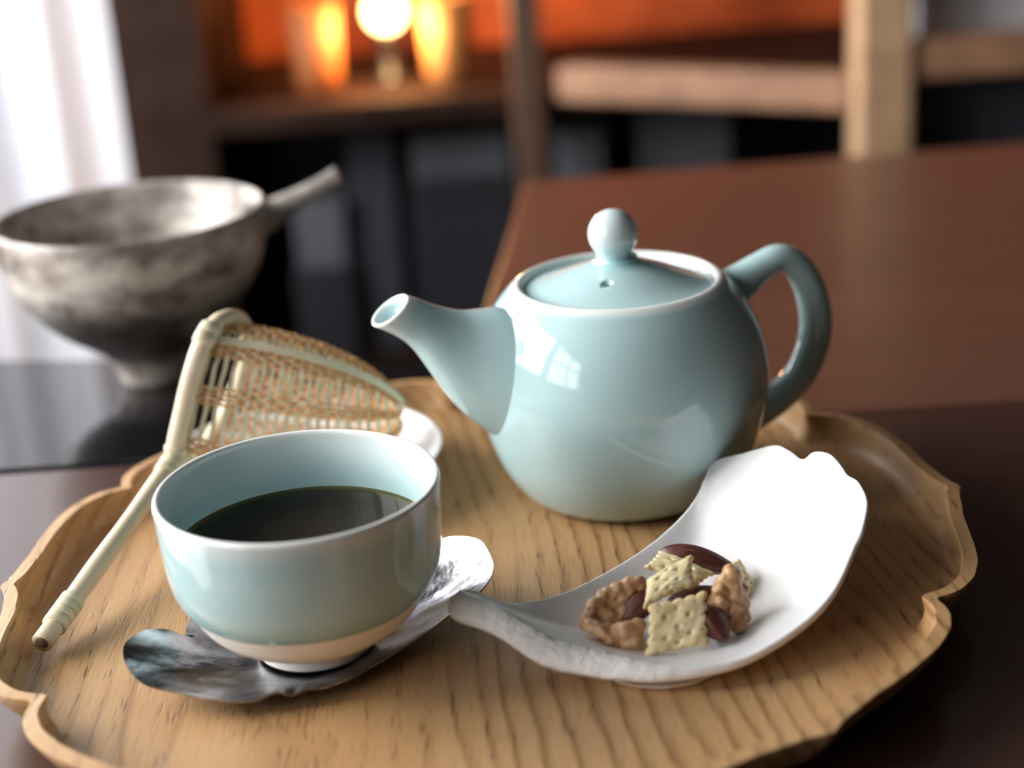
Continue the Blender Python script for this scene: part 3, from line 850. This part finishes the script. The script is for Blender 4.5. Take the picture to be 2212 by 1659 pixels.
def walnut(name, path_r, label, seed, disp=0.095):
    """lobed kernel: lumps along paths fused into one skin"""
    bm = bmesh.new()
    for x, y, z, r, sq in path_r:
        mt_ = Matrix.Translation((x, y, z)) @ Matrix.Rotation(seed + x * 3, 4, 'Z') @ Matrix.Diagonal((r, r * sq, r, 1))
        bmesh.ops.create_icosphere(bm, subdivisions=3, radius=1.0, matrix=mt_)
    me = bpy.data.meshes.new(name); bm.to_mesh(me); bm.free()
    tmp = bpy.data.objects.new(name, me); col.objects.link(tmp)
    rm = tmp.modifiers.new('fuse', 'REMESH'); rm.mode = 'VOXEL'; rm.voxel_size = 0.055
    sm_ = tmp.modifiers.new('soft', 'SMOOTH'); sm_.factor = 0.5; sm_.iterations = 3
    dg = bpy.context.evaluated_depsgraph_get()
    m2 = bpy.data.meshes.new_from_object(tmp.evaluated_get(dg))
    bpy.data.objects.remove(tmp)
    c = Vector((sum(p[0] for p in path_r), sum(p[1] for p in path_r), sum(p[2] for p in path_r))) / len(path_r)
    for v_, n_ in [(v, v.normal.copy()) for v in m2.vertices]:
        p = v_.co
        w_ = abs(noise.noise(p * 2.0 + Vector((seed, 0, 0)))) * 1.3 + 0.5 * noise.noise(p * 4.5)
        v_.co = p + n_ * (w_ - 0.3) * disp
    for v_ in m2.vertices: v_.co = (v_.co - c) * CM
    m2.materials.clear(); m2.materials.append(M['walnut'])
    m2.polygons.foreach_set('use_smooth', [True] * len(m2.polygons))
    o = bpy.data.objects.new(name, m2); col.objects.link(o); o.location = c * CM
    return tag(o, label, 'walnut', 'walnut kernels in the white dish')
walnut('walnut_kernel', [(3.55, 45.75, 2.65, .24, 1.2), (3.25, 45.75, 2.6, .30, 1.1), (2.9, 45.7, 2.5, .30, 1.1), (2.5, 45.6, 2.4, .30, 1.2), (2.15, 45.35, 2.25, .28, 1.1), (1.95, 45.0, 2.1, .27, 1.1), (1.85, 44.65, 2.0, .28, 1.1), (2.05, 44.35, 2.0, .28, 1.1), (2.35, 44.15, 1.95, .30, 1.1), (2.6, 43.95, 1.8, .33, 1.1), (2.75, 44.0, 2.0, .28, 1.1),
        (2.9, 45.3, 1.95, .36, 1.2), (2.45, 45.1, 1.85, .42, 1.2), (3.1, 45.6, 2.2, .32, 1.1), (2.3, 44.5, 1.7, .3, 1)], 'ring shaped walnut half at the left end of the snack pile', 1.0)
walnut('walnut_piece', [(3.0, 43.75, 2.15, .33, 1.2), (3.3, 43.85, 2.2, .28, 1.2), (3.15, 43.7, 1.85, .30, 1.1), (3.0, 43.8, 1.75, .3, 1.1), (3.3, 43.75, 1.55, .22, 1.3)], 'small orange brown walnut piece below the ring shaped half', 2.0, 0.05)
walnut('walnut_kernel', [(6.45, 45.35, 2.95, .34, 1.1), (6.2, 45.2, 2.8, .30, 1.1), (6.0, 44.9, 2.65, .28, 1.1), (6.4, 45.1, 2.5, .42, 1.1), (6.0, 44.85, 2.3, .38, 1.1), (6.55, 45.0, 2.2, .38, 1.1), (6.25, 44.75, 2.05, .42, 1.1), (6.55, 44.7, 1.9, .36, 1.1), (6.2, 44.45, 1.95, .34, 1.1), (6.45, 44.35, 1.8, .3, 1.1), (6.65, 45.3, 2.5, .3, 1.1), (6.0, 44.6, 2.35, .28, 1)], 'pinkish brown walnut half at the right of the pile over an almond', 3.0)

# ------------------------------------------------------------------ small white dish under the strainer
WX, WY = -8.45, 59.35
o = thing('rest_dish', (WX, WY, 0.8), 'small round white porcelain dish under the bamboo strainer behind the cup', 'dish')
wp = spline([(0.5, 1.02), (2.2, 1.02), (2.35, 0.84), (2.7, 0.84), (2.85, 1.0), (3.6, 1.12), (4.7, 1.5), (5.45, 2.05), (5.72, 2.42), (5.74, 2.5), (5.66, 2.52), (5.5, 2.4), (5.1, 2.05), (4.3, 1.6), (3.0, 1.28), (0.5, 1.22)], 4)
wp = [(r * 0.965, z) for r, z in wp]
V, F = lathe(wp, (WX, WY), 96); mesh('dish_bowl', V, F, M['white'], o)

# ------------------------------------------------------------------ bamboo strainer
st = thing('bamboo_strainer', (-12.5, 57.0, 2.6), 'woven bamboo tea strainer with a long handle lying across the tray behind the cup', 'strainer')
T0 = Vector((-15.85, 46.95, 1.42)); J0 = Vector((-12.95, 57.2, 3.45))
hp = [T0 + (J0 - T0) * (k / 14) for k in range(15)]
hr = [0.36 - 0.02 * sin(k * 0.9) - 0.03 * (k / 14) for k in range(15)]
V, F = tube(hp, hr, 20); mesh('handle', V, F, M['bamboo_pale'], st)
dirh = (J0 - T0).normalized()
V, F = tube([T0 - dirh * 0.05, T0 + dirh * 0.02], [0.20, 0.24], 16); mesh('pith', V, F, M['bamboo_core'], st)
for base, cnt in ((T0 + dirh * 1.0, 4), (J0 - dirh * 0.95, 4)):
    for k in range(cnt):
        p = base + dirh * (0.36 * k)
        V, F = tube([p - dirh * .17, p - dirh * .13, p + dirh * .13, p + dirh * .17], [0.40, 0.43, 0.43, 0.40], 24)
        mesh('lashing', V, F, M['bamboo_skin'], st)
hoop_pts = [(-12.95, 57.2, 3.4), (-12.35, 57.45, 5.6), (-11.55, 57.95, 7.6), (-10.98, 59.2, 8.15), (-10.5, 61.0, 7.5), (-10.6, 62.1, 5.8), (-11.4, 61.7, 3.9), (-12.3, 59.6, 2.85)]
hoop = spline_closed(hoop_pts, 12)
V, F = tube(hoop, 0.36, 14, closed=True, up=Vector((0.95, 0, 0.3)), ecc=0.85)
mesh('hoop', V, F, M['bamboo_pale'], st)
HC = Vector((-11.6, 59.7, 5.45)); HA = Vector((-4.35, 60.0, 3.55))
NH = len(hoop)
def hoop_at(th):
    x = (th % 1.0) * NH; i = int(x); f_ = x - i
    return Vector(hoop[i % NH]).lerp(Vector(hoop[(i + 1) % NH]), f_)
def surf(t_, th, off=0.0):
    s = (1 - min(t_, 1) ** 3.0) ** 0.5 if t_ < 1 else 0.0
    h = (hoop_at(th) - HC)
    c = HC.lerp(HA, t_)
    k = 0.93 + (off / max(h.length, .1))
    hx = Vector((h.x * (1 - t_), h.y, h.z))
    p = c + hx * s * k + (Vector((off, 0, 0)) * t_ ** 4)
    return p
def ribbon(pts, wdir, wd, th_):
    L = []
    for p, wv, nv in pts:
        a = wv * wd / 2; b_ = nv * th_ / 2
        L.append([tuple(p - a - b_), tuple(p + a - b_), tuple(p + a + b_), tuple(p - a + b_)])
    return L
def snorm(t_, th):
    e = 1e-3
    a = surf(min(t_ + e, .999), th) - surf(max(t_ - e, 0.0), th); b_ = surf(t_, th + e) - surf(t_, th - e)
    n_ = a.cross(b_)
    if n_.length < 1e-9: return Vector((1, 0, 0)), Vector((1, 0, 0)), Vector((0, 1, 0))
    n_.normalize()
    if n_.dot(surf(t_, th) - HC.lerp(HA, t_)) < 0: n_ = -n_
    return n_, a.normalized(), b_.normalized()
# weave: strips round the pouch, bundles of thin strands along it
NSTRIP = 21
for k in range(NSTRIP):
    t_ = 0.045 + 0.925 * (k / (NSTRIP - 1)) ** 1.0
    pts = []
    for j in range(88):
        th = j / 88
        wv = 0.045 * sin(2 * pi * 16 * th) * (1 if k % 2 else -1)
        n_, a_, b_ = snorm(t_, th)
        pts.append((surf(t_, th, wv), a_, n_))
    V, F = rings(ribbon(pts, None, 0.165, 0.05), loop=True)
    mesh('bamboo_strip', V, F, M['bamboo_skin'], st, smooth=False)
GR = 9; PER = 4
for g in range(GR):
    for q in range(PER):
        th = 0.03 + g / GR + (q - 1.5) * 0.0115
        pts = []
        for j in range(70):
            t_ = 0.01 + 0.97 * j / 69
            ph = (t_ - 0.045) / 0.925 * (NSTRIP - 1)
            wv = 0.07 * cos(pi * ph) * (1 if q % 2 else -1)
            n_, a_, b_ = snorm(t_, th)
            pts.append((surf(t_, th, wv), b_, n_))
        V, F = rings(ribbon(pts, None, 0.12, 0.045), cap0=True, cap1=True)
        mesh('bamboo_strand', V, F, M['bamboo_tan'], st, smooth=False)
for g in range(GR):
    th = 0.03 + (g + 0.5) / GR
    if not 0.40 < th < 0.97: continue
    for q in range(3):
        th_ = th + (q - 1) * 0.0125
        pts = []
        for j in range(60):
            t_ = 0.01 + 0.95 * j / 59
            ph = (t_ - 0.045) / 0.925 * (NSTRIP - 1)
            n_, a_, b_ = snorm(t_, th_)
            pts.append((surf(t_, th_, 0.07 * cos(pi * ph) * (1 if q % 2 else -1)), b_, n_))
        V, F = rings(ribbon(pts, None, 0.12, 0.045), cap0=True, cap1=True)
        mesh('bamboo_strand', V, F, M['bamboo_tan'], st, smooth=False)
# pale spine over the top of the pouch and the wrap where it meets the hoop
spth = 2.25 / 8
pts = []
for j in range(50):
    t_ = 0.0 + 0.985 * j / 49
    n_, a_, b_ = snorm(max(t_, .01), spth)
    pts.append((surf(t_, spth, 0.16), b_, n_))
V, F = rings(ribbon(pts, None, 0.30, 0.08), cap0=True, cap1=True)
mesh('spine_strip', V, F, M['bamboo_skin'], st, smooth=False)
for th in (spth - 0.012, spth + 0.022):
    p = hoop_at(th); d = (hoop_at(th + .01) - hoop_at(th - .01)).normalized()
    V, F = tube([p - d * .22, p - d * .18, p + d * .18, p + d * .22], [0.38, 0.42, 0.42, 0.38], 20)
    mesh('lashing', V, F, M['bamboo_skin'], st)
p = hoop_at(0.03); d = (hoop_at(.05) - hoop_at(.01)).normalized()
V, F = tube([p - d * .16, p - d * .12, p + d * .12, p + d * .16], [0.38, 0.42, 0.42, 0.38], 20); mesh('lashing', V, F, M['bamboo_skin'], st)

# ------------------------------------------------------------------ stoneware pan with a hollow handle
BX, BY = -17.9, 76.7
bw = thing('stoneware_pan', (BX, BY, -0.05), 'smoky grey stoneware pan with a tube handle standing on the black table', 'pan')
bp = spline([(0.4, 0.1), (1.0, 0.1), (1.1, -0.05), (1.42, -0.05), (1.55, 0.15), (1.75, 0.7), (2.1, 1.5), (2.9, 2.15), (4.2, 3.1), (5.3, 4.3), (6.05, 5.6), (6.4, 6.9), (6.52, 8.0), (6.5, 8.42), (6.38, 8.55), (6.22, 8.45), (6.05, 7.9), (5.7, 6.9), (5.0, 5.9), (3.6, 5.1), (0.4, 4.7)], 5)
V, F = lathe(bp, (BX, BY), 112)
tone = []
for k, (r, z) in enumerate(bp):
    q = 0.0
    if k < 64:
        q = 1.0 - min(1, max(0, (z - 4.2) / 1.6))
        if z < 2.0: q = max(0, min(1, (z - 1.0) / 0.8)) * 0.9
    tone += [q] * 112
tone = [min(1, max(0, x + 0.5 * nz(v[0], v[1], v[2], .45) * (0.3 + x))) for x, v in zip(tone, V)]
mesh('pan_bowl', V, F, M['raku'], bw, attr=tone)
ph = spline([(-12.4, 77.5, 7.3, 0.98), (-11.4, 77.6, 7.62, 0.80), (-10.6, 77.7, 7.98, 0.62), (-9.6, 77.8, 8.45, 0.47), (-8.6, 77.9, 8.9, 0.42), (-7.7, 78.0, 9.32, 0.46)], 5)
V, F = tube([q[:3] for q in ph], [q[3] for q in ph], 24)
nv = len(V)
mesh('tube_handle', V, F, M['raku'], bw, attr=[0.55] * nv)
